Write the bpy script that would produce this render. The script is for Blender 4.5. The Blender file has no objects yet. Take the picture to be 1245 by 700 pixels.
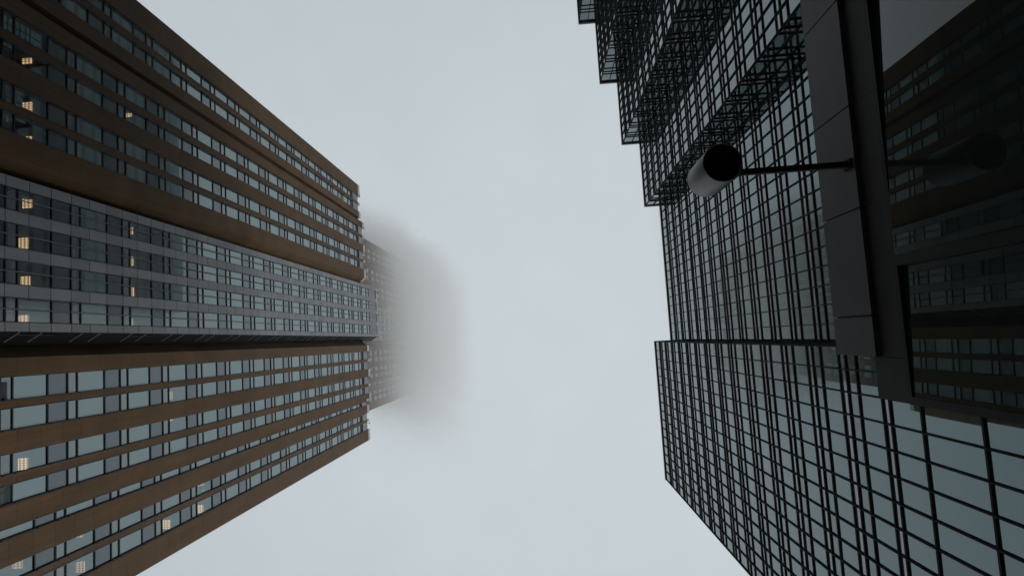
import bpy, math, random
random.seed(7)
S = bpy.context.scene
COL = S.collection
R = math.radians
H = 1.6                       # eye height; builders work with z measured from the eye

# ------------------------------------------------------------------ camera
from mathutils import Matrix, Vector
cam = bpy.data.cameras.new('camera')
cam.sensor_width = 36.0
cam.sensor_fit = 'HORIZONTAL'
cam.lens = 36.0 * 760.0 / 1245.0
cam.clip_start = 0.05
cam.clip_end = 3000
co = bpy.data.objects.new('camera', cam)
COL.objects.link(co)
ax_r = Vector((0.99693, 0.06180, 0.04912))     # image right
ax_d = Vector((-0.06567, 0.99453, 0.08121))    # image down
ax_f = Vector((-0.04384, -0.08419, 0.99549))   # view direction, almost straight up
co.matrix_world = Matrix(((ax_r.x, -ax_d.x, -ax_f.x, 0), (ax_r.y, -ax_d.y, -ax_f.y, 0),
                          (ax_r.z, -ax_d.z, -ax_f.z, H), (0, 0, 0, 1)))
S.camera = co


def proj(p):
    """where a point (z from the eye) falls in a 1245 x 700 frame"""
    v = Vector(p)
    c = v.dot(ax_f)
    if c <= 0.01:
        return None
    return 622.5 + 760 * v.dot(ax_r) / c, 350 + 760 * v.dot(ax_d) / c


# ------------------------------------------------------------------ sky and sun (overcast)
SUN_EL, SUN_AZ = R(24), R(62)
w = bpy.data.worlds.new('World')
S.world = w
w.use_nodes = True
nt = w.node_tree
nt.nodes.clear()
N = nt.nodes.new
out = N('ShaderNodeOutputWorld')
bg = N('ShaderNodeBackground')
bg.inputs['Strength'].default_value = 0.10
sky = N('ShaderNodeTexSky')
sky.sky_type = 'NISHITA'
sky.sun_disc = False
sky.sun_elevation = SUN_EL
sky.sun_rotation = SUN_AZ
sky.dust_density = 4.0
hs = N('ShaderNodeHueSaturation')
hs.inputs['Saturation'].default_value = 0.15
tc = N('ShaderNodeTexCoord')
sep = N('ShaderNodeSeparateXYZ')
mr = N('ShaderNodeMapRange')                   # overcast: the zenith brighter than the horizon
mr.inputs['From Min'].default_value = 0.0
mr.inputs['From Max'].default_value = 1.0
mr.inputs['To Min'].default_value = 0.42
mr.inputs['To Max'].default_value = 1.0
mul = N('ShaderNodeMix')
mul.data_type = 'RGBA'
mul.blend_type = 'MULTIPLY'
mul.inputs[0].default_value = 1.0
mul.inputs[6].default_value = (6.35, 7.02, 7.42, 1)
mix = N('ShaderNodeMix')
mix.data_type = 'RGBA'
mix.inputs[0].default_value = 0.88
L = nt.links.new
L(tc.outputs['Generated'], sep.inputs[0])
L(sep.outputs['Z'], mr.inputs['Value'])
L(mr.outputs['Result'], mul.inputs[7])
L(sky.outputs[0], hs.inputs['Color'])
L(hs.outputs[0], mix.inputs[6])
L(mul.outputs[2], mix.inputs[7])
cn = N('ShaderNodeTexNoise')
cn.inputs['Scale'].default_value = 3.2
cn.inputs['Detail'].default_value = 5
cn.inputs['Roughness'].default_value = 0.6
cm_ = N('ShaderNodeMapRange')
cm_.inputs['From Min'].default_value = 0.3
cm_.inputs['From Max'].default_value = 0.7
cm_.inputs['To Min'].default_value = 0.965
cm_.inputs['To Max'].default_value = 1.035
cv = N('ShaderNodeVectorMath')
cv.operation = 'SCALE'
L(tc.outputs['Generated'], cn.inputs['Vector'])
L(cn.outputs['Fac'], cm_.inputs['Value'])
L(mix.outputs[2], cv.inputs[0])
L(cm_.outputs[0], cv.inputs['Scale'])
L(cv.outputs[0], bg.inputs['Color'])
L(bg.outputs[0], out.inputs['Surface'])

sd = bpy.data.lights.new('sun', 'SUN')
sd.energy = 1.5
sd.angle = R(24)
sd.color = (1.0, 0.99, 0.975)
so = bpy.data.objects.new('sun', sd)
COL.objects.link(so)
sdir = Vector((math.sin(SUN_AZ) * math.cos(SUN_EL), math.cos(SUN_AZ) * math.cos(SUN_EL), math.sin(SUN_EL)))
so.rotation_euler = sdir.to_track_quat('Z', 'Y').to_euler()

S.view_settings.view_transform = 'Standard'
S.view_settings.look = 'None'
S.view_settings.exposure = 0.0
S.view_settings.gamma = 1.0
S.render.engine = 'CYCLES'
S.cycles.max_bounces = 24
S.cycles.diffuse_bounces = 3
S.cycles.glossy_bounces = 4
S.cycles.transparent_max_bounces = 12
S.cycles.volume_bounces = 20
S.cycles.use_denoising = True

# ------------------------------------------------------------------ materials


def nodes_of(name):
    m = bpy.data.materials.new(name)
    m.use_nodes = True
    t = m.node_tree
    b = t.nodes['Principled BSDF']
    return m, t, b


def surf(name, col, rough=0.6, metal=0.0, var=0.0, island=0.0, scale=0.6, ior=1.5, bump=0.0, stretch=1.0, streak=0.0, spec=0.5):
    m, t, b = nodes_of(name)
    b.inputs['Specular IOR Level'].default_value = spec
    b.inputs['Roughness'].default_value = rough
    b.inputs['Metallic'].default_value = metal
    b.inputs['IOR'].default_value = ior
    if not (var or island or bump or streak):
        b.inputs['Base Color'].default_value = (*col, 1)
        return m
    geo = t.nodes.new('ShaderNodeNewGeometry')
    mp = t.nodes.new('ShaderNodeMapping')
    mp.inputs['Scale'].default_value = (1, 1, stretch)
    t.links.new(geo.outputs['Position'], mp.inputs['Vector'])
    nz = t.nodes.new('ShaderNodeTexNoise')
    nz.inputs['Scale'].default_value = scale
    nz.inputs['Detail'].default_value = 6
    t.links.new(mp.outputs[0], nz.inputs['Vector'])
    r1 = t.nodes.new('ShaderNodeMapRange')
    r1.inputs['From Min'].default_value = 0.3
    r1.inputs['From Max'].default_value = 0.7
    r1.inputs['To Min'].default_value = 1 - var
    r1.inputs['To Max'].default_value = 1 + var
    t.links.new(nz.outputs['Fac'], r1.inputs['Value'])
    r2 = t.nodes.new('ShaderNodeMapRange')
    r2.inputs['To Min'].default_value = 1 - island
    r2.inputs['To Max'].default_value = 1 + island
    t.links.new(geo.outputs['Random Per Island'], r2.inputs['Value'])
    mm = t.nodes.new('ShaderNodeMath')
    mm.operation = 'MULTIPLY'
    t.links.new(r1.outputs[0], mm.inputs[0])
    t.links.new(r2.outputs[0], mm.inputs[1])
    last = mm
    if streak:
        mp2 = t.nodes.new('ShaderNodeMapping')
        mp2.inputs['Scale'].default_value = (5, 5, 0.12)
        t.links.new(geo.outputs['Position'], mp2.inputs['Vector'])
        n2 = t.nodes.new('ShaderNodeTexNoise')
        n2.inputs['Scale'].default_value = 1.0
        n2.inputs['Detail'].default_value = 4
        t.links.new(mp2.outputs[0], n2.inputs['Vector'])
        r3 = t.nodes.new('ShaderNodeMapRange')
        r3.inputs['From Min'].default_value = 0.3
        r3.inputs['From Max'].default_value = 0.7
        r3.inputs['To Min'].default_value = 1 - streak
        r3.inputs['To Max'].default_value = 1 + streak
        t.links.new(n2.outputs['Fac'], r3.inputs['Value'])
        m2 = t.nodes.new('ShaderNodeMath')
        m2.operation = 'MULTIPLY'
        t.links.new(mm.outputs[0], m2.inputs[0])
        t.links.new(r3.outputs[0], m2.inputs[1])
        last = m2
    vm = t.nodes.new('ShaderNodeVectorMath')
    vm.operation = 'SCALE'
    vm.inputs[0].default_value = col
    t.links.new(last.outputs[0], vm.inputs['Scale'])
    t.links.new(vm.outputs[0], b.inputs['Base Color'])
    if bump:
        bp = t.nodes.new('ShaderNodeBump')
        bp.inputs['Strength'].default_value = bump
        bp.inputs['Distance'].default_value = 0.02
        t.links.new(nz.outputs['Fac'], bp.inputs['Height'])
        t.links.new(bp.outputs[0], b.inputs['Normal'])
    return m


def glass(name, col, ior, rough=0.02, island=0.25, wave=0.0, tint=None):
    """opaque coated architectural glass with a dim interior colour; panes differ a little"""
    m, t, b = nodes_of(name)
    b.inputs['Roughness'].default_value = rough
    geo = t.nodes.new('ShaderNodeNewGeometry')
    r2 = t.nodes.new('ShaderNodeMapRange')
    r2.inputs['To Min'].default_value = 1 - island
    r2.inputs['To Max'].default_value = 1 + island
    t.links.new(geo.outputs['Random Per Island'], r2.inputs['Value'])
    vm = t.nodes.new('ShaderNodeVectorMath')
    vm.operation = 'SCALE'
    vm.inputs[0].default_value = col
    t.links.new(r2.outputs[0], vm.inputs['Scale'])
    t.links.new(vm.outputs[0], b.inputs['Base Color'])
    r3 = t.nodes.new('ShaderNodeMapRange')
    r3.inputs['To Min'].default_value = ior * (1 - 0.12 * island)
    r3.inputs['To Max'].default_value = ior * (1 + 0.12 * island)
    t.links.new(geo.outputs['Random Per Island'], r3.inputs['Value'])
    t.links.new(r3.outputs[0], b.inputs['IOR'])
    if tint:
        b.inputs['Specular Tint'].default_value = (*tint, 1)
    if wave:
        nz = t.nodes.new('ShaderNodeTexNoise')
        nz.inputs['Scale'].default_value = 0.8
        nz.inputs['Detail'].default_value = 1
        t.links.new(geo.outputs['Position'], nz.inputs['Vector'])
        bp = t.nodes.new('ShaderNodeBump')
        bp.inputs['Strength'].default_value = wave
        bp.inputs['Distance'].default_value = 0.01
        t.links.new(nz.outputs['Fac'], bp.inputs['Height'])
        t.links.new(bp.outputs[0], b.inputs['Normal'])
    return m


def clear_glass(name, ior, tint):
    m = bpy.data.materials.new(name)
    m.use_nodes = True
    t = m.node_tree
    t.nodes.clear()
    o = t.nodes.new('ShaderNodeOutputMaterial')
    tr = t.nodes.new('ShaderNodeBsdfTransparent')
    tr.inputs['Color'].default_value = (0.62, 0.66, 0.64, 1)
    gl = t.nodes.new('ShaderNodeBsdfGlossy')
    gl.inputs['Roughness'].default_value = 0.02
    gl.inputs['Color'].default_value = (*tint, 1)
    fr = t.nodes.new('ShaderNodeFresnel')
    fr.inputs['IOR'].default_value = ior
    mx = t.nodes.new('ShaderNodeMixShader')
    t.links.new(fr.outputs[0], mx.inputs[0])
    t.links.new(tr.outputs[0], mx.inputs[1])
    t.links.new(gl.outputs[0], mx.inputs[2])
    t.links.new(mx.outputs[0], o.inputs['Surface'])
    return m


def lamp_panel(name, k=1.0):
    """fluorescent louvre: warm tubes behind a grid"""
    m, t, b = nodes_of(name)
    b.inputs['Base Color'].default_value = (0.3, 0.2, 0.1, 1)
    geo = t.nodes.new('ShaderNodeNewGeometry')
    sx = t.nodes.new('ShaderNodeSeparateXYZ')
    t.links.new(geo.outputs['Position'], sx.inputs[0])
    wv = t.nodes.new('ShaderNodeMath')
    wv.operation = 'MULTIPLY'
    wv.inputs[1].default_value = 2 * math.pi / 0.21
    t.links.new(sx.outputs['X'], wv.inputs[0])
    sn = t.nodes.new('ShaderNodeMath')
    sn.operation = 'SINE'
    t.links.new(wv.outputs[0], sn.inputs[0])
    rr = t.nodes.new('ShaderNodeMapRange')
    rr.inputs['From Min'].default_value = -1
    rr.inputs['To Min'].default_value = 0.4 * k
    rr.inputs['To Max'].default_value = 1.7 * k
    t.links.new(sn.outputs[0], rr.inputs['Value'])
    b.inputs['Emission Color'].default_value = (1.0, 0.64, 0.36, 1)
    t.links.new(rr.outputs[0], b.inputs['Emission Strength'])
    return m


M = {}
M['brown'] = surf('brown_cladding', (0.077, 0.044, 0.020), 0.6, spec=0.10, var=0.16, island=0.07, scale=0.35, streak=0.16)
M['coping'] = surf('grey_coping', (0.34, 0.33, 0.32), 0.5, var=0.1)
M['bay'] = surf('grey_bay_panel', (0.132, 0.140, 0.150), 0.5, var=0.1, island=0.14, scale=0.5, streak=0.06)
M['track'] = surf('steel_track', (0.11, 0.112, 0.115), 0.5, spec=0.2)
M['frame'] = surf('dark_frame', (0.006, 0.010, 0.016), 0.5, spec=0.3)
M['soffit'] = surf('dark_panel', (0.022, 0.022, 0.022), 0.5, island=0.2, var=0.1)
M['clear'] = glass('left_vision_glass', (0.058, 0.080, 0.084), 2.7, 0.02, 0.22, 0.0, (0.80, 0.98, 1.0))
M['far_spandrel'] = surf('matte_spandrel', (0.035, 0.038, 0.04), 0.7, spec=0.05)
M['spandrel'] = glass('left_spandrel_glass', (0.042, 0.050, 0.060), 2.0, 0.06, 0.25, 0.0, (0.82, 0.96, 1.0))
M['narrow'] = glass('left_narrow_glass', (0.062, 0.078, 0.080), 2.5, 0.02, 0.22, 0.0, (0.9, 0.98, 1.0))
M['see'] = clear_glass('left_lit_glass', 3.0, (0.80, 0.96, 1.0))
M['room'] = surf('room_lining', (0.16, 0.15, 0.14), 0.9)
M['lamp'] = lamp_panel('louvre_light', 0.85)
M['lamp_dim'] = lamp_panel('dim_louvre_light', 0.45)
M['mull'] = surf('black_mullion', (0.005, 0.008, 0.010), 0.6, island=0.2, spec=0.06)
M['rglass'] = glass('right_wide_glass', (0.020, 0.027, 0.027), 2.25, 0.015, 0.40, 0.0, (0.72, 0.96, 1.0))
M['rnarrow'] = glass('right_narrow_glass', (0.020, 0.025, 0.025), 2.15, 0.02, 0.40, 0.0, (0.76, 0.97, 0.98))
M['slot'] = glass('slot_panel', (0.075, 0.078, 0.080), 2.6, 0.05, 0.5, 0.0, (0.92, 0.96, 0.97))
M['rear'] = surf('grey_rear_wall', (0.20, 0.245, 0.255), 0.6)
M['rbody'] = surf('dark_core', (0.02, 0.022, 0.024), 0.5)
M['rcoping'] = surf('black_coping', (0.010, 0.012, 0.014), 0.4)
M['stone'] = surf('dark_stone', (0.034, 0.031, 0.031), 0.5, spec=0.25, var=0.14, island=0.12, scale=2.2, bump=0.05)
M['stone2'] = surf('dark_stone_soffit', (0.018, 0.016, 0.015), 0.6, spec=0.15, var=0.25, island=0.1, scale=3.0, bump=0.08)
M['pframe'] = surf('black_bronze_frame', (0.009, 0.008, 0.007), 0.55, spec=0.12)
M['pglass'] = glass('pavilion_glass', (0.014, 0.019, 0.017), 1.5, 0.008, 0.0, 0.03, (0.85, 1.0, 0.96))
M['satin'] = surf('satin_steel', (0.11, 0.107, 0.103), 0.5, metal=0.5, var=0.1, scale=6, streak=0.08)
M['black'] = surf('black_paint', (0.006, 0.006, 0.006), 0.65, spec=0.12)
M['asphalt'] = surf('asphalt', (0.05, 0.05, 0.052), 0.85, var=0.25, scale=6, bump=0.3)
M['paving'] = surf('paving', (0.22, 0.21, 0.2), 0.8, var=0.2, scale=3)
M['kerb'] = surf('kerb_stone', (0.3, 0.29, 0.28), 0.8, var=0.1)
M['paint'] = surf('road_paint', (0.75, 0.75, 0.72), 0.7, var=0.15, scale=8)


# ------------------------------------------------------------------ mesh helpers
class MB:
    def __init__(s):
        s.v, s.f, s.m = [], [], []

    def quad(s, a, b, c, d, mi=0):
        n = len(s.v)
        s.v += [a, b, c, d]
        s.f.append((n, n + 1, n + 2, n + 3))
        s.m.append(mi)

    def box(s, x0, x1, y0, y1, z0, z1, mi=0):
        if x0 > x1: x0, x1 = x1, x0
        if y0 > y1: y0, y1 = y1, y0
        n = len(s.v)
        s.v += [(x0, y0, z0), (x1, y0, z0), (x1, y1, z0), (x0, y1, z0), (x0, y0, z1), (x1, y0, z1), (x1, y1, z1), (x0, y1, z1)]
        for q in ((0, 3, 2, 1), (4, 5, 6, 7), (0, 1, 5, 4), (1, 2, 6, 5), (2, 3, 7, 6), (3, 0, 4, 7)):
            s.f.append(tuple(n + i for i in q))
            s.m.append(mi)

    def prism(s, poly, z0, z1, mi=0):
        n, k = len(s.v), len(poly)
        s.v += [(x, y, z0) for x, y in poly] + [(x, y, z1) for x, y in poly]
        for i in range(k):
            j = (i + 1) % k
            s.f.append((n + i, n + j, n + k + j, n + k + i))
            s.m.append(mi)
        s.f.append(tuple(n + i for i in reversed(range(k))))
        s.f.append(tuple(n + k + i for i in range(k)))
        s.m += [mi, mi]

    def tube(s, a, b, r, seg=10, mi=0):
        a, b = Vector(a), Vector(b)
        d = (b - a).normalized()
        u = d.orthogonal().normalized()
        v = d.cross(u)
        n = len(s.v)
        for p in (a, b):
            for i in range(seg):
                t = 2 * math.pi * i / seg
                s.v.append(tuple(p + r * (math.cos(t) * u + math.sin(t) * v)))
        for i in range(seg):
            j = (i + 1) % seg
            s.f.append((n + i, n + j, n + seg + j, n + seg + i))
            s.m.append(mi)
        s.f.append(tuple(n + i for i in reversed(range(seg))))
        s.f.append(tuple(n + seg + i for i in range(seg)))
        s.m += [mi, mi]

    def lathe(s, c, prof, seg=48, mi=0):
        """profile (radius, z) turned about the vertical through c"""
        n = len(s.v)
        for r, z in prof:
            for i in range(seg):
                t = 2 * math.pi * i / seg
                s.v.append((c[0] + r * math.cos(t), c[1] + r * math.sin(t), z))
        for k in range(len(prof) - 1):
            for i in range(seg):
                j = (i + 1) % seg
                s.f.append((n + k * seg + i, n + k * seg + j, n + (k + 1) * seg + j, n + (k + 1) * seg + i))
                s.m.append(mi)

    def data(s, name, mats, origin=(0, 0, 0)):
        me = bpy.data.meshes.new(name)
        ox, oy, oz = origin
        me.from_pydata([(x - ox, y - oy, z - oz) for x, y, z in s.v], [], s.f)
        for m in (mats if isinstance(mats, (list, tuple)) else [mats]):
            me.materials.append(m)
        me.polygons.foreach_set('material_index', s.m)
        me.update()
        return me

    def build(s, name, mats, parent=None, origin=(0, 0, 0)):
        o = bpy.data.objects.new(name, s.data(name, mats, origin))
        COL.objects.link(o)
        if parent is not None:
            o.parent = parent
        return o


def smooth(o, ang=40):
    for p in o.data.polygons:
        p.use_smooth = True
    try:
        o.data.set_sharp_from_angle(angle=R(ang))
    except Exception:
        pass


def thing(name, label, cat, loc, group=None):
    o = bpy.data.objects.new(name, None)
    o.empty_display_size = 0.5
    o.location = (loc[0], loc[1], loc[2])
    COL.objects.link(o)
    o['label'] = label
    o['category'] = cat
    if group:
        o['group'] = group
    return o


def copy_of(o, parent, dz=0.0, dy=0.0, dx=0.0):
    c = o.copy()
    COL.objects.link(c)
    c.parent = parent
    c.location = (o.location[0] + dx, o.location[1] + dy, o.location[2] + dz)
    return c


def setting(o):
    o['kind'] = 'structure'
    return o


G = -H                                    # ground level, from the eye
# ------------------------------------------------------------------ ground, road, pavements
mb = MB(); mb.quad((-900, -900, 0), (900, -900, 0), (900, 900, 0), (-900, 900, 0))
setting(mb.build('ground', M['asphalt']))
mb = MB(); mb.quad((-20, -600, 0.004), (-4, -600, 0.004), (-4, 600, 0.004), (-20, 600, 0.004))
setting(mb.build('road', M['asphalt']))
mb = MB()
y = -200
while y < 200:
    mb.quad((-12.07, y, 0.008), (-11.93, y, 0.008), (-11.93, y + 3, 0.008), (-12.07, y + 3, 0.008))
    y += 7.5
setting(mb.build('road_markings', M['paint']))
mb = MB()
mb.box(-3.70, 60, -200, 200, -0.2, 0.012)
setting(mb.build('pavement', M['paving']))
mb = MB(); mb.box(-26.0, -20.3, -200, 200, -0.2, 0.14)
setting(mb.build('pavement', M['paving']))
mb = MB(); mb.box(-20.3, -20.0, -200, 200, -0.2, 0.16); mb.box(-4.0, -3.7, -200, 200, -0.2, 0.03)
setting(mb.build('kerb', M['kerb']))

# ------------------------------------------------------------------ left tower (brown piers, grey bay)
PER = 4.295
W0 = 29.925                               # sill of a wide pane, from the eye
ROOF = 91.8
REC = 0.20
# offsets inside a floor: wide pane, transom, spandrel pane, transom, narrow pane, transom
P_WIDE = (-0.08, 2.045)
P_SPAN = (2.115, 3.435)
P_NARR = (3.505, 4.145)
BARS = ((-0.150, -0.08), (2.045, 2.115), (3.435, 3.505))


class Row:
    def __init__(s, name, y0, y1, xp, dz, bay=False):
        s.name, s.y0, s.y1, s.xp, s.dz, s.bay = name, y0, y1, xp, dz, bay


def sc(y, x):                             # widths measured on the plane x = -26, carried to another plane
    return y * x / -26.0


X1, X2, XB, X5 = -26.45, -26.0, -25.88, -26.40
ROWS = [
    Row('1', sc(-22.83, X1), sc(-21.92, X1), X1, -0.6), Row('2', sc(-21.52, X1), sc(-20.49, X1), X1, -0.6),
    Row('3', -18.30, -17.18, X2, 0), Row('4', -16.75, -15.73, X2, 0),
    Row('5', -14.57, -13.46, X2, 0), Row('6', -13.08, -12.01, X2, 0),
    Row('A', sc(-9.21, XB), sc(-8.01, XB), XB, 0, True), Row('B', sc(-7.41, XB), sc(-6.15, XB), XB, 0, True),
    Row('C', sc(-5.56, XB), sc(-4.31, XB), XB, 0, True), Row('D', sc(-3.69, XB), sc(-2.43, XB), XB, 0, True),
    Row('7', 0.19, 1.37, X2, 0), Row('8', 1.72, 2.82, X2, 0),
    Row('9', 3.88, 4.93, X2, 0), Row('10', 5.35, 6.33, X2, 0),
    Row('11', sc(7.37, X5), sc(7.92, X5), X5, -0.35), Row('12', sc(9.09, X5), sc(9.98, X5), X5, -0.35),
    Row('13', sc(10.28, X5), sc(11.40, X5), X5, -0.35)]
# piers: y0, y1, front plane (brown between the rows)
PIERS = [
    (sc(-24.57, X1), sc(-22.83, X1), X1), (sc(-21.92, X1), sc(-21.52, X1), X1), (sc(-20.49, X1), -19.95, X1),
    (-19.20, -18.30, X2), (-17.18, -16.75, X2), (-15.73, -14.57, X2), (-13.46, -13.08, X2),
    (1.37, 1.72, X2), (2.82, 3.88, X2), (4.93, 5.35, X2), (6.33, 7.05, X2),
    (7.052, sc(7.37, X5), X5), (sc(7.92, X5), sc(9.09, X5), X5), (sc(9.98, X5), sc(10.28, X5), X5), (sc(11.40, X5), 13.15, X5)]
JOINT = PER / 3


def pier_mesh(y0, y1, xp, z0, z1, slim):
    mb = MB()
    xf = xp - (0.05 if slim else 0.0)
    k = math.floor((z0 - W0) / JOINT)
    while True:
        a, b = W0 + k * JOINT + 0.005, W0 + (k + 1) * JOINT - 0.005
        k += 1
        if a > z1:
            break
        a, b = max(a, z0), min(b, z1)
        if b - a > 0.05:
            mb.box(xp - 0.5, xf, y0, y1, a, b)
    return mb


def window_meshes(row, o):
    """frame and panes of one floor of a row; origin o = (glass plane x, y0, W0)"""
    xg = row.xp - (0.10 if row.bay else REC)
    xf = xg + 0.06
    y0, y1 = row.y0, row.y1
    fr = MB()
    for a, b in BARS:
        fr.box(xg - 0.02, xf, y0 + 0.003, y1 - 0.003, W0 + a, W0 + b)
    for s_ in (0, 1):                     # jambs
        ya = y0 + 0.004 if s_ == 0 else y1 - 0.054
        for a, b in ((BARS[0][1], BARS[1][0]), (BARS[1][1], BARS[2][0]), (BARS[2][1], PER - 0.150)):
            fr.box(xg - 0.02, row.xp - 0.03, ya, ya + 0.05, W0 + a + 0.001, W0 + b - 0.001)
    panes = []
    for nm, (a, b) in (('pane', P_WIDE), ('spandrel_pane', P_SPAN), ('pane', P_NARR)):
        p = MB()
        j = lambda: random.uniform(-0.004, 0.004)
        t1, t2, t3 = j(), j(), j()
        p.quad((xg + t1, y0, W0 + a), (xg + t2, y1, W0 + a), (xg + t3 + t2 - t1, y1, W0 + b), (xg + t3, y0, W0 + b))
        panes.append((nm, p))
    return fr, panes, xg


def area_px(pts):
    q = [proj(p) for p in pts]
    if any(v is None for v in q):
        return 0.0
    cx = sum(v[0] for v in q) / len(q)
    cy = sum(v[1] for v in q) / len(q)
    if not (-8 < cx < 1253 and -8 < cy < 708):
        return 0.0
    a = 0
    for i in range(len(q)):
        x0, y0 = q[i]
        x1, y1 = q[(i + 1) % len(q)]
        a += x0 * y1 - x1 * y0
    return abs(a) / 2


# rooms with the ceiling light on: (row, floor, y of the light as seen on the plane x = -26)
LIT = {('4', 0): -16.26, ('5', 0): -13.60, ('6', 0): -12.15, ('A', 0): -8.59, ('B', 0): -6.49, ('C', 0): -4.50, ('D', 0): -2.53,
       ('9', 0): 4.56, ('4', 2): -16.33, ('A', 2): -8.58, ('B', 2): -6.55, ('C', 2): -4.59, ('D', 2): -2.60,
       ('8', 3): 2.29, ('9', 3): 3.70, ('12', 1): 9.28, ('13', 1): 10.80, ('12', 0): 9.17, ('13', 3): 10.85, ('12', 4): 9.30, ('13', 4): 10.9}


def brown_tower(root, rows, piers, dx, z0, z1, kmin, kmax, top100, tiny):
    """dx moves the whole front back; tiny = windows stay one mesh each"""
    ox, oy, oz = root.location
    org = (ox - dx, oy, oz - H)            # everything below is written at dx = 0
    # piers
    for y0, y1, xp in piers:
        slim = (y1 - y0) < 0.45
        pier_mesh(y0, y1, xp, z0, z1, slim).build('pier', M['brown'], root, org)
        mb = MB(); mb.box(xp - 0.5, xp + 0.02 - (0.05 if slim else 0), y0 + 0.002, y1 - 0.002, z1 + 0.003, z1 + 0.9)
        mb.build('coping', M['coping'], root, org)
    # wide chamfered piers beside the bay
    for poly in (((-26.0, -12.01), (-26.0, -10.75), (-27.1, -9.80), (-27.3, -9.80), (-27.3, -12.01)),
                 ((-26.0, 0.19), (-27.3, 0.19), (-27.3, -1.30), (-26.95, -1.30), (-26.0, -0.70))):
        mb = MB()
        k = math.floor((z0 - W0) / JOINT)
        while True:
            a, b = W0 + k * JOINT + 0.005, W0 + (k + 1) * JOINT - 0.005
            k += 1
            if a > z1:
                break
            a, b = max(a, z0), min(b, z1)
            if b - a > 0.05:
                mb.prism(poly, a, b)
        mb.build('pier', M['brown'], root, org)
        mb = MB(); mb.prism([(x, y) for x, y in poly], z1 + 0.003, z1 + 0.9)
        mb.build('coping', M['coping'], root, org)
    # dark slot between the first and the second block, and the backs of the gaps
    mb = MB()
    mb.box(-27.6, -27.2, -19.948, -19.202, z0, z1)
    mb.box(-27.6, -27.12, -9.80, -9.30, z0, z1)
    mb.build('recess_lining', M['soffit'], root, org)
    # grey bay
    zb = z1 + 5.8
    bands = [(-9.734, -9.21, 0.03), (-8.01, -7.41, 0), (-6.15, -5.56, 0), (-4.31, -3.69, 0), (-2.43, -1.99, 0.03)]
    for ya, yb, lift in bands:
        mb = MB()
        ya, yb = sc(ya, XB), sc(yb, XB)
        k = math.floor((z0 - W0) / JOINT)
        while True:
            a, b = W0 + (k + 0.35) * JOINT + 0.02, W0 + (k + 1.35) * JOINT - 0.02
            k += 1
            if a > zb:
                break
            a, b = max(a, z0), min(b, zb)
            if b - a > 0.05:
                mb.box(XB - 0.10, XB + lift, ya, yb, a, b)
        mb.build('spandrel_band', M['bay'], root, org)
    mb = MB()                              # black splayed return of the bay with its raking joints
    pa, pb = (-25.93, sc(-1.985, XB)), (-27.05, -1.36)
    mb.prism([pa, (pa[0] - 0.2, pa[1] - 0.1), (pb[0], pb[1] - 0.2), pb], z0, zb)
    k = 0
    zz = W0 - 3 * PER
    while zz < zb - 0.5:
        if k % 3 != 2:
            q = lambda t, e: (pa[0] + (pb[0] - pa[0]) * t + 0.012 * e, pa[1] + (pb[1] - pa[1]) * t + 0.04 * e)
            (x0, y0), (x1, y1), (x2, y2), (x3, y3) = q(0.03, 1), q(0.72, 1), q(0.72, 0), q(0.03, 0)
            mb.prism([(x0, y0), (x1, y1), (x2, y2), (x3, y3)], zz, zz + 0.035, 1)
        k += 1
        zz += JOINT
    mb.build('bay_return', [M['black'], M['coping']], root, org)
    for r in rows:
        if r.bay:                          # window cleaning track up the middle of each bay row
            ym = r.y0 + (r.y1 - r.y0) * 0.47
            mb = MB(); mb.box(XB - 0.02, XB + 0.03, ym - 0.022, ym + 0.022, z0, zb)
            mb.build('track', M['track'], root, org)
    mb = MB(); mb.box(-27.0, XB, sc(-9.734, XB) + 0.01, sc(-1.99, XB) - 0.01, zb + 0.003, zb + 0.5)
    mb.build('coping', M['coping'], root, org)
    # core behind the windows
    mb = MB(); mb.box(-30.2, -38.0, rows[0].y0 - 1.6, rows[-1].y1 + 1.6, z0, z1 - 0.2)
    mb.box(-28.0, -30.19, rows[0].y0 - 1.6, rows[0].y0 - 1.0, z0, z1 - 0.2)
    mb.box(-28.0, -30.19, rows[-1].y1 + 1.0, rows[-1].y1 + 1.6, z0, z1 - 0.2)
    mb.box(-26.6, -30.19, rows[0].y0 - 1.5, rows[-1].y1 + 1.5, z1 - 0.2, z1)
    mb.box(-27.3, -30.19, -9.2, -2.2, z1 + 0.1, zb)
    mb.build('wall', M['soffit'], root, org)
    # windows
    cand = []
    for r in rows:
        for k in range(kmin, kmax + 1):
            za, zc = W0 + r.dz + k * PER, W0 + r.dz + (k + 1) * PER
            if zc - 0.3 > (zb if r.bay else z1):
                continue
            a = area_px([(r.xp + dx, r.y0, za), (r.xp + dx, r.y1, za), (r.xp + dx, r.y1, zc), (r.xp + dx, r.y0, zc)])
            cand.append((a, r, k))
    cand.sort(key=lambda c: -c[0])
    single = {(r.name, k) for a, r, k in cand[:top100] if a > 0}
    rest = MB()
    for r in rows:
        fr, panes, xg = window_meshes(r, None)
        if tiny:
            one = MB()
            for src, mi in ((fr, 0), (panes[0][1], 1), (panes[1][1], 2), (panes[2][1], 3)):
                n = len(one.v); one.v += src.v; one.f += [tuple(i + n for i in f) for f in src.f]; one.m += [mi] * len(src.f)
            md = one.data('window', [M['frame'], M['clear'], M['far_spandrel'], M['narrow']], org)
        else:
            fd = fr.data('window', M['frame'], org)
            pd = [(nm, p.data(nm, M[('clear', 'spandrel', 'narrow')[i]], org)) for i, (nm, p) in enumerate(panes)]
            lit_pane = panes[0][1].data('pane', M['see'], org)
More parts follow.
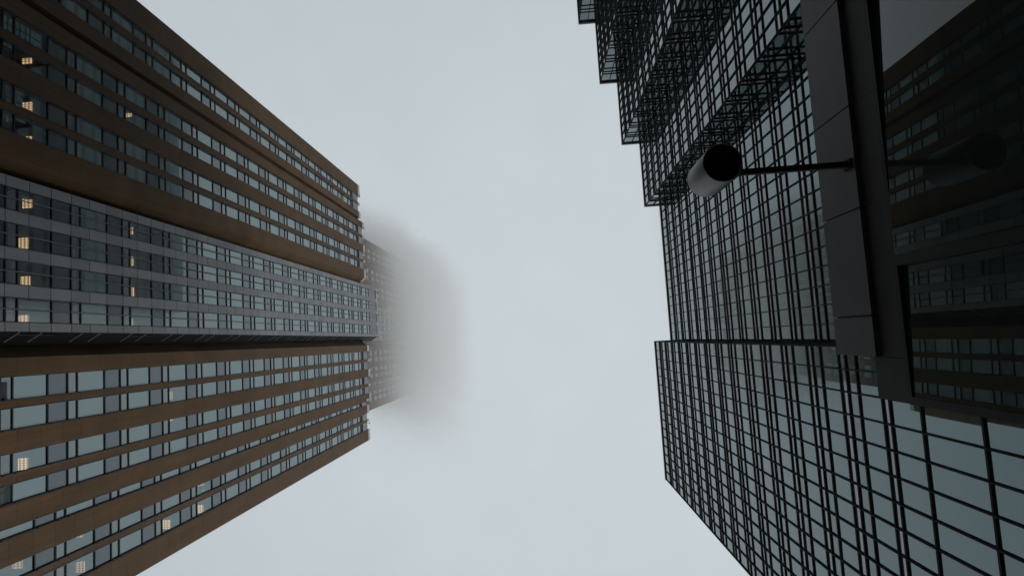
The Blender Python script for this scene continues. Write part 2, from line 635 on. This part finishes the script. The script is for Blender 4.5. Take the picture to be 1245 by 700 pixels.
        for k in range(kmin, kmax + 1):
            za = r.dz + k * PER
            if W0 + za + PER - 0.3 > (zb if r.bay else z1):
                continue
            if (r.name, k) in single:
                o = bpy.data.objects.new('window', md if tiny else fd)
                COL.objects.link(o); o.parent = root; o.location = (0, 0, za)
                if tiny:
                    continue
                lit = LIT.get((r.name, k))
                for i, (nm, d) in enumerate(pd):
                    p = bpy.data.objects.new(nm, lit_pane if (lit is not None and i == 0) else d)
                    COL.objects.link(p); p.parent = o
                if lit is not None:
                    o['label'] = 'window with its ceiling light on'
                    yc = lit * (1 + 1.74 / 26.0)
                    zc = W0 + 2.50
                    d = MB()                # a small room behind the pane
                    xa, xb = xg - 0.04, xg - 3.2
                    ya, yb = r.y0 - 0.6, r.y1 + 0.6
                    zf = W0 - 0.1
                    d.quad((xa, ya, zc), (xb, ya, zc), (xb, yb, zc), (xa, yb, zc))
                    d.quad((xa, ya, zf), (xa, yb, zf), (xb, yb, zf), (xb, ya, zf))
                    d.quad((xb, ya, zf), (xb, yb, zf), (xb, yb, zc), (xb, ya, zc))
                    d.quad((xa, ya, zf), (xb, ya, zf), (xb, ya, zc), (xa, ya, zc))
                    d.quad((xa, yb, zf), (xa, yb, zc), (xb, yb, zc), (xb, yb, zf))
                    d.build('room', M['room'], o, org)
                    lm = MB()
                    x_c = -26.0 - 1.74
                    x_c += random.uniform(-0.12, 0.12)
                    lm.box(x_c - 0.27, x_c + 0.27, yc - 0.30, yc + 0.30, zc - 0.06, zc - 0.02)
                    for q in range(4):      # louvre blades under the tubes
                        yy = yc - 0.3 + 0.12 * (q + 1)
                        lm.box(x_c - 0.27, x_c + 0.27, yy - 0.008, yy + 0.008, zc - 0.10, zc - 0.061, 1)
                    lm.build('ceiling_light', [M['lamp' if r.y0 < -1 or random.random() < 0.3 else 'lamp_dim'], M['track']], o, org)
            else:
                for src, mi in ((fr, 0), (panes[0][1], 1), (panes[1][1], 2), (panes[2][1], 3)):
                    n = len(rest.v)
                    rest.v += [(x, y, z + za) for x, y, z in src.v]
                    rest.f += [tuple(i + n for i in f) for f in src.f]; rest.m += [mi] * len(src.f)
    if rest.f:
        o = rest.build('window', [M['frame'], M['clear'], M['far_spandrel' if tiny else 'spandrel'], M['narrow']], root, org)
        o['kind'] = 'stuff'
    for r in rows:                         # blank panel above the last floor
        zr = zb if r.bay else z1
        top = max(W0 + r.dz + k * PER + PER - 0.15 for k in range(kmin, kmax + 1) if W0 + r.dz + k * PER + PER - 0.3 <= zr)
        if zr - top > 0.05:
            mb = MB(); mb.box(r.xp - 0.5, r.xp - 0.08, r.y0 + 0.003, r.y1 - 0.003, top + 0.003, zr)
            mb.build('parapet_panel', M['bay'], root, org)
    # small outriggers along the roof edge
    for r in rows[::2]:
        for t in (0.15,):
            yy = r.y0 + (r.y1 - r.y0) * t
            zt = (zb if r.bay else z1)
            mb = MB()
            mb.tube((r.xp - 0.3, yy, zt - 0.35), (r.xp + 0.38, yy, zt - 0.28), 0.03, 8)
            mb.tube((r.xp + 0.36, yy - 0.25, zt - 0.27), (r.xp + 0.36, yy + 0.25, zt - 0.27), 0.025, 8)
            mb.build('outrigger', M['frame'], root, org)


tower = thing('office_tower', 'brown tower with dark window rows, a grey glazed bay and lit ceiling lights', 'building', (-26.0, -6.0, 0.0))
brown_tower(tower, ROWS, PIERS, 0.0, G + 0.1, ROOF, -7, 15, 100, False)

far = thing('office_tower', 'pale hazy tower rising behind the brown roof and vanishing into low cloud', 'building', (-38.25, -6.0, 0.0))
brown_tower(far, ROWS, PIERS, -12.25, 80.0, 236.0, 11, 47, 100, True)

# ------------------------------------------------------------------ right tower (black mullion grid, stepped plan)
RH = 3.20
RW = 31.17
RROOF = 71.6
MD, TD, TT = 0.05, 0.062, 0.10            # mullion depth, transom depth and thickness
floors = []                              # (list of panes (z0, z1, kind), list of transom z0, z0 of module, z1 of module)
for k in range(-2, 13):
    b = RW + RH * k
    pn = [(b - 0.17, min(b + 1.44, RROOF), 0), (b + 1.57, b + 2.30, 1), (b + 2.43, b + 2.90, 2)]
    tr = [b + 1.44, b + 2.30, b + 2.90]
    if k == 12:
        pn, tr = pn[:1], []
    floors.append((pn, tr, b - 0.17, min(b + RH - 0.17, RROOF)))
z = RW - 2 * RH - 0.30                    # the lowest full floor sits on a taller base
floors.append(([(z - 0.49 + TT, z, 2)], [z, z - 0.49], z - 0.49, z + TT))
low = [z - 0.49, 22.05, 19.06, 15.95, 12.9, 9.8, 6.7, 3.6, 0.5]
for a, b in zip(low[1:], low[:-1]):
    floors.append(([(a + TT, b, 0)], [a], a, b))

glass_tower = thing('glass_tower', 'dark glass tower with black mullion grid and stepped zigzag corners', 'building', (12.65, 8.0, 0.0))
GORG = (12.65, 8.0, -H)
POLY = [(972, -50), (1017, 434), (1065, 434), (1069, 486), (1300, 520), (1300, -50)]


def in_poly(p):
    c = False
    j = len(POLY) - 1
    for i in range(len(POLY)):
        (x0, y0), (x1, y1) = POLY[i], POLY[j]
        if (y0 > p[1]) != (y1 > p[1]) and p[0] < (x1 - x0) * (p[1] - y0) / (y1 - y0) + x0:
            c = not c
        j = i
    return c


class Face:
    """a flat piece of curtain wall: start, direction u, outward n, number of bays and their width"""
    def __init__(s, p, u, n, nb, bw, kmax=99):
        s.p, s.u, s.n, s.nb, s.bw = p, u, n, nb, bw

    def at(s, a, d):
        return s.p[0] + s.u[0] * a + s.n[0] * d, s.p[1] + s.u[1] * a + s.n[1] * d

    def bx(s, mb, a0, a1, d0, d1, z0, z1, mi=0):
        x0, y0 = s.at(a0, d0)
        x1, y1 = s.at(a1, d1)
        mb.box(x0, x1, y0, y1, z0, z1, mi)


FX = [(14.50, -14.52, 1.10), (12.78, -22.0, -14.52), (10.75, -29.5, -22.0), (8.74, -37.0, -29.5), (6.78, -44.5, -37.0), (4.80, -52.0, -44.5), (2.85, -59.5, -52.0), (0.9, -67, -59.5)]
faces = [Face((12.65, 1.10), (0, 1), (-1, 0), 16, (16.30 - 1.10) / 16)]
faces.append(Face((14.50, -14.52), (0, 1), (-1, 0), 16, 15.62 / 16))
for (xa, ya, yb), (xp_, _, _) in zip(FX[1:], FX[:-1]):
    faces.append(Face((xa, ya), (0, 1), (-1, 0), 8, (yb - ya) / 8))          # faces the street
    faces.append(Face((xa, yb), (1, 0), (0, 1), 2, (xp_ - xa) / 2))         # return of the step
faces.append(Face((12.65, 1.10), (1, 0), (0, -1), 2, 1.85 / 2))
faces.append(Face((12.65, 16.30), (1, 0), (0, 1), 14, 0.97))

mods = []
for fi, F in enumerate(faces):
    for b in range(F.nb):
        for q, (pn, tr, z0, z1) in enumerate(floors):
            pts = [(*F.at(b * F.bw, 0), z0), (*F.at((b + 1) * F.bw, 0), z0), (*F.at((b + 1) * F.bw, 0), z1), (*F.at(b * F.bw, 0), z1)]
            a = area_px(pts)
            if a > 0:
                c = [proj(p) for p in pts]
                if in_poly((sum(v[0] for v in c) / 4, sum(v[1] for v in c) / 4)):
                    a = 0
                # faces turned away from the eye
                d = F.p[0] * F.n[0] + F.p[1] * F.n[1]
                if d > 0:
                    a = 0
            mods.append((a, fi, b, q))
mods.sort(key=lambda t: -t[0])
pick = {t[1:] for t in mods[:100] if t[0] > 0}


def module(F, b, q, fr, panes):
    pn, tr, z0, z1 = floors[q]
    a0, a1 = b * F.bw, (b + 1) * F.bw
    for t in tr:
        F.bx(fr, a0 + 0.026, a1 - 0.026, -0.02, TD, t, t + TT)
    F.bx(fr, a0 - 0.025, a0 + 0.025, -0.02, MD + 0.035, z0 + 0.0, z1)
    if b == F.nb - 1:
        F.bx(fr, a1 - 0.025, a1 + 0.024, -0.02, MD + 0.035, z0 + 0.0, z1)
    for za, zb_, kind in pn:
        j = lambda: random.uniform(-0.003, 0.003)
        t1, t2, t3 = j(), j(), j()
        c = [(*F.at(a0, t1), za), (*F.at(a1, t2), za), (*F.at(a1, t2 + t3), zb_), (*F.at(a0, t1 + t3), zb_)]
        if F.u == (1, 0) and F.n == (0, 1) or F.n == (-1, 0):
            c = c[::-1]
        panes.append((kind, c))


rest = MB()
for a, fi, b, q in mods:
    F = faces[fi]
    fr, panes = MB(), []
    module(F, b, q, fr, panes)
    if (fi, b, q) in pick:
        o = fr.build('window', M['mull'], glass_tower, GORG)
        for kind, c in panes:
            p = MB(); p.quad(*c)
            p.build('slot_panel' if kind == 2 else 'pane', M[('rglass', 'rnarrow', 'slot')[kind]], o, GORG)
    else:
        n = len(rest.v)
        rest.v += fr.v; rest.f += [tuple(i + n for i in f) for f in fr.f]; rest.m += [0] * len(fr.f)
        for kind, c in panes:
            rest.quad(*c, 1 + kind)
o = rest.build('window', [M['mull'], M['rglass'], M['rnarrow'], M['slot']], glass_tower, GORG)
o['kind'] = 'stuff'
# coping along the roof edge and the core behind the glass
outline = [(26.5, 16.30), (12.65, 16.30), (12.65, 1.10), (14.50, 1.10)]
for xa, ya, yb in FX:
    outline += [(xa, yb), (xa, ya)]
outline += [(26.5, -67)]
ol = []
for p in outline:
    if not ol or (abs(ol[-1][0] - p[0]) + abs(ol[-1][1] - p[1]) > 1e-4):
        ol.append(p)


def inset(d, lo=None):
    """outline moved outwards by d on the street side (all edges run along x or y)"""
    res = []
    k = len(ol)
    for i in range(k):
        p, a, b = Vector(ol[i]), Vector(ol[i - 1]), Vector(ol[(i + 1) % k])
        e1, e2 = (p - a).normalized(), (b - p).normalized()
        n1, n2 = Vector((-e1.y, e1.x)), Vector((-e2.y, e2.x))
        if abs(e1.dot(e2)) > 0.9:
            res.append(tuple(p + n1 * d))
        else:
            res.append(tuple(p + (n1 + n2) * d))
    return res


sgn = 1
A = 0
for i in range(len(ol)):
    x0, y0 = ol[i]; x1, y1 = ol[(i + 1) % len(ol)]
    A += x0 * y1 - x1 * y0
sgn = -1 if A > 0 else 1
mb = MB(); mb.prism(inset(0.10 * sgn), RROOF + 0.004, RROOF + 0.35)
mb.build('coping', M['rcoping'], glass_tower, GORG)
mb = MB(); mb.prism(inset(-0.12 * sgn), G + 0.05, RROOF)
mb.build('wall', M['rbody'], glass_tower, GORG)
# the taller rear block, which the street glass opposite mirrors
mb = MB()
mb.box(36.0, 58.0, -90.0, -12.0, G + 0.05, 150)
for i in range(45):
    mb.box(35.9, 36.0, -90.0, -12.0, 4 + i * RH, 4.9 + i * RH, 1)
mb.build('rear_block', [M['rear'], M['mull']], glass_tower, GORG)

# ------------------------------------------------------------------ entrance pavilion close overhead
pav = thing('entrance_pavilion', 'dark stone and black glass entrance front jutting out close overhead', 'building', (3.0, -4.0, 0.0))
PORG = (3.0, -4.0, -H)
D1, D2 = 3.035, 3.08                     # proud fascia, wall plane
CB, FB, FT = 5.50, 5.92, 6.68            # glass head, fascia foot and top
JY = [0.354, -0.03, -1.04, -2.02, -3.07, -4.1, -5.1, -6.1, -7.1, -8.1]
mb = MB()
for a, b in zip(JY[1:], JY[:-1]):
    mb.box(D1, D1 + 0.12, a + 0.007, b - 0.007, FB, FT)
mb.build('fascia', M['stone'], pav, PORG)
mb = MB(); mb.box(D1 + 0.03, D1 + 0.11, -8.1, 0.34, FB + 0.02, FT - 0.02)
mb.build('joint_backing', M['black'], pav, PORG)
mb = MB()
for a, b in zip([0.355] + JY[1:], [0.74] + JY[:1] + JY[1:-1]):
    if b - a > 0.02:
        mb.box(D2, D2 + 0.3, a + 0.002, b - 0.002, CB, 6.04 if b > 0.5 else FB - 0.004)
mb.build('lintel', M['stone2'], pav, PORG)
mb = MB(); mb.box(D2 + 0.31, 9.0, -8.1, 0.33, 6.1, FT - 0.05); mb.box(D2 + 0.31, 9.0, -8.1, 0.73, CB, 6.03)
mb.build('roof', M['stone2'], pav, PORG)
mb = MB()
mb.box(D2 - 0.03, D2 + 0.40, 0.672, 0.738, G + 0.02, CB - 0.002)          # corner post
mb.box(D2 - 0.035, D2 + 0.40, -8.1, 0.671, 5.44, CB - 0.003)               # head
for ya in (-0.515,):
    if ya == -0.515:
        mb.box(D2 - 0.05, D2 + 0.14, ya, ya + 0.085, G + 0.02, 5.439)      # mullion
    else:
        mb.box(D2 + 0.035, D2 + 0.14, ya, ya + 0.03, G + 0.02, 5.439)
mb.build('glazing_frame', M['pframe'], pav, PORG)
PYAW = -0.03
edges = [0.672, -0.43, -0.515, -3.4, -5.8, -8.1]
for b, a in zip(edges[:-1], edges[1:]):
    if abs(a + 0.515) < 1e-6:
        continue
    mb = MB()
    gx = lambda yy: D2 - 0.005 + PYAW * (yy - (a + b) / 2)
    mb.quad((gx(a), a, G + 0.05), (gx(a), a, 5.44), (gx(b), b, 5.44), (gx(b), b, G + 0.05))
    mb.quad((gx(a), a, G + 0.05), (gx(a) + 0.12, a, G + 0.05), (gx(a) + 0.12, a, 5.44), (gx(a), a, 5.44))
    mb.build('pane', M['pglass'], pav, PORG)
mb = MB(); mb.box(D2 + 0.5, 9.0, -8.1, 0.66, G + 0.03, 5.43)
mb.build('wall', M['black'], pav, PORG)

# ------------------------------------------------------------------ drum lamp on its arm
LX, LY, LZ = 1.835, -1.578, 5.98
lamp = thing('drum_lamp', 'grey metal drum lamp with black open underside on a black arm', 'lamp', (3.03, -1.48, 6.03 + H))
lorg = (3.03, -1.48, 6.03)
RR = 0.190
mb = MB()
mb.lathe((LX, LY), [(RR - 0.012, LZ + 0.25), (RR - 0.012, LZ + 0.004), (RR - 0.006, LZ), (RR - 0.002, LZ + 0.002), (RR, LZ + 0.008), (RR, LZ + 0.645),
                    (RR - 0.006, LZ + 0.66), (RR - 0.02, LZ + 0.665), (0.002, LZ + 0.667)], 64)
o = mb.build('housing', M['satin'], lamp, lorg); smooth(o)
mb = MB()
mb.lathe((LX, LY), [(RR - 0.0125, LZ + 0.003), (RR - 0.03, LZ + 0.012), (RR - 0.05, LZ + 0.10), (0.05, LZ + 0.14), (0.002, LZ + 0.14)], 64)
o = mb.build('baffle', M['black'], lamp, lorg); smooth(o)
mb = MB()
mb.box(LX + RR - 0.01, 3.02, -1.505, -1.45, LZ + 0.012, LZ + 0.072)
mb.build('arm', M['black'], lamp, lorg)
mb = MB(); mb.box(3.012, 3.0345, -1.525, -1.43, LZ - 0.02, LZ + 0.12)
mb.build('mounting_plate', M['black'], lamp, lorg)

# ------------------------------------------------------------------ haze and low cloud


def volume_mat(name, dens, col, aniso):
    m = bpy.data.materials.new(name)
    m.use_nodes = True
    t = m.node_tree
    t.nodes.clear()
    o = t.nodes.new('ShaderNodeOutputMaterial')
    v = t.nodes.new('ShaderNodeVolumePrincipled')
    v.inputs['Color'].default_value = (*col, 1)
    v.inputs['Density'].default_value = dens
    v.inputs['Anisotropy'].default_value = aniso
    t.links.new(v.outputs[0], o.inputs['Volume'])
    return m, t, v


hz, _, _ = volume_mat('haze', 0.00018, (0.985, 0.99, 1.0), 0.7)
mb = MB(); mb.box(-75, 70, -110, 60, -1.0, 244 + H)
o = mb.build('haze', hz); o['kind'] = 'stuff'

cm, t, v = volume_mat('low_cloud', 0.05, (1.0, 1.0, 1.0), 0.25)
geo = t.nodes.new('ShaderNodeNewGeometry')
sp = t.nodes.new('ShaderNodeSeparateXYZ')
t.links.new(geo.outputs['Position'], sp.inputs[0])
nz = t.nodes.new('ShaderNodeTexNoise')
nz.inputs['Scale'].default_value = 0.035
nz.inputs['Detail'].default_value = 2
t.links.new(geo.outputs['Position'], nz.inputs['Vector'])


def mth(op, a, b=None, c=None):
    n = t.nodes.new('ShaderNodeMath')
    n.operation = op
    for i, x in enumerate((a, b, c)):
        if x is None:
            continue
        if hasattr(x, 'links'):
            t.links.new(x, n.inputs[i])
        else:
            n.inputs[i].default_value = x
    return n.outputs[0]


def ramp(val, a, b, lo, hi):
    n = t.nodes.new('ShaderNodeMapRange')
    n.interpolation_type = 'SMOOTHSTEP'
    n.inputs['From Min'].default_value = a
    n.inputs['From Max'].default_value = b
    n.inputs['To Min'].default_value = lo
    n.inputs['To Max'].default_value = hi
    t.links.new(val, n.inputs['Value'])
    return n.outputs[0]


zz = mth('ADD', sp.outputs['Z'], mth('MULTIPLY', mth('SUBTRACT', nz.outputs['Fac'], 0.5), 22.0))
n2 = t.nodes.new('ShaderNodeTexNoise')   # ragged edges
n2.inputs['Scale'].default_value = 0.075
n2.inputs['Detail'].default_value = 3
t.links.new(geo.outputs['Position'], n2.inputs['Vector'])
rag = mth('SUBTRACT', n2.outputs['Fac'], 0.5)
left = ramp(mth('ADD', sp.outputs['X'], mth('MULTIPLY', rag, 14.0)), -39, -22, 1.0, 0.0)
left = mth('MULTIPLY', left, ramp(mth('ADD', mth('MULTIPLY', rag, 14.0), mth('ABSOLUTE', mth('ADD', sp.outputs['Y'], mth('MULTIPLY', mth('ADD', sp.outputs['X'], 26.0), -0.55)))), 14, 30, 1.0, 0.0))
left = mth('MULTIPLY', left, ramp(sp.outputs['X'], -54, -43, 0.0, 1.0))
right = mth('MULTIPLY', ramp(sp.outputs['X'], 28, 36, 0.0, 1.0), ramp(sp.outputs['Y'], -14, 2, 1.0, 0.0))
top = ramp(sp.outputs['Z'], 150, 246, 1.0, 0.0)
dz = mth('MULTIPLY', ramp(zz, 116, 166, 0.0, 0.080), left)
right = mth('MULTIPLY', right, ramp(sp.outputs['Z'], 150, 168, 1.0, 0.0))
up = mth('MULTIPLY', ramp(zz, 142, 196, 0.0, 0.15), left)
dx = mth('ADD', mth('ADD', dz, up), mth('MULTIPLY', ramp(sp.outputs['Z'], 80, 128, 0.0, 0.10), right))
dz = top
t.links.new(mth('MULTIPLY', dz, dx), v.inputs['Density'])
mb = MB(); mb.box(-72, 64, -100, 50, 78, 248)
o = mb.build('low_cloud', cm); o['kind'] = 'stuff'
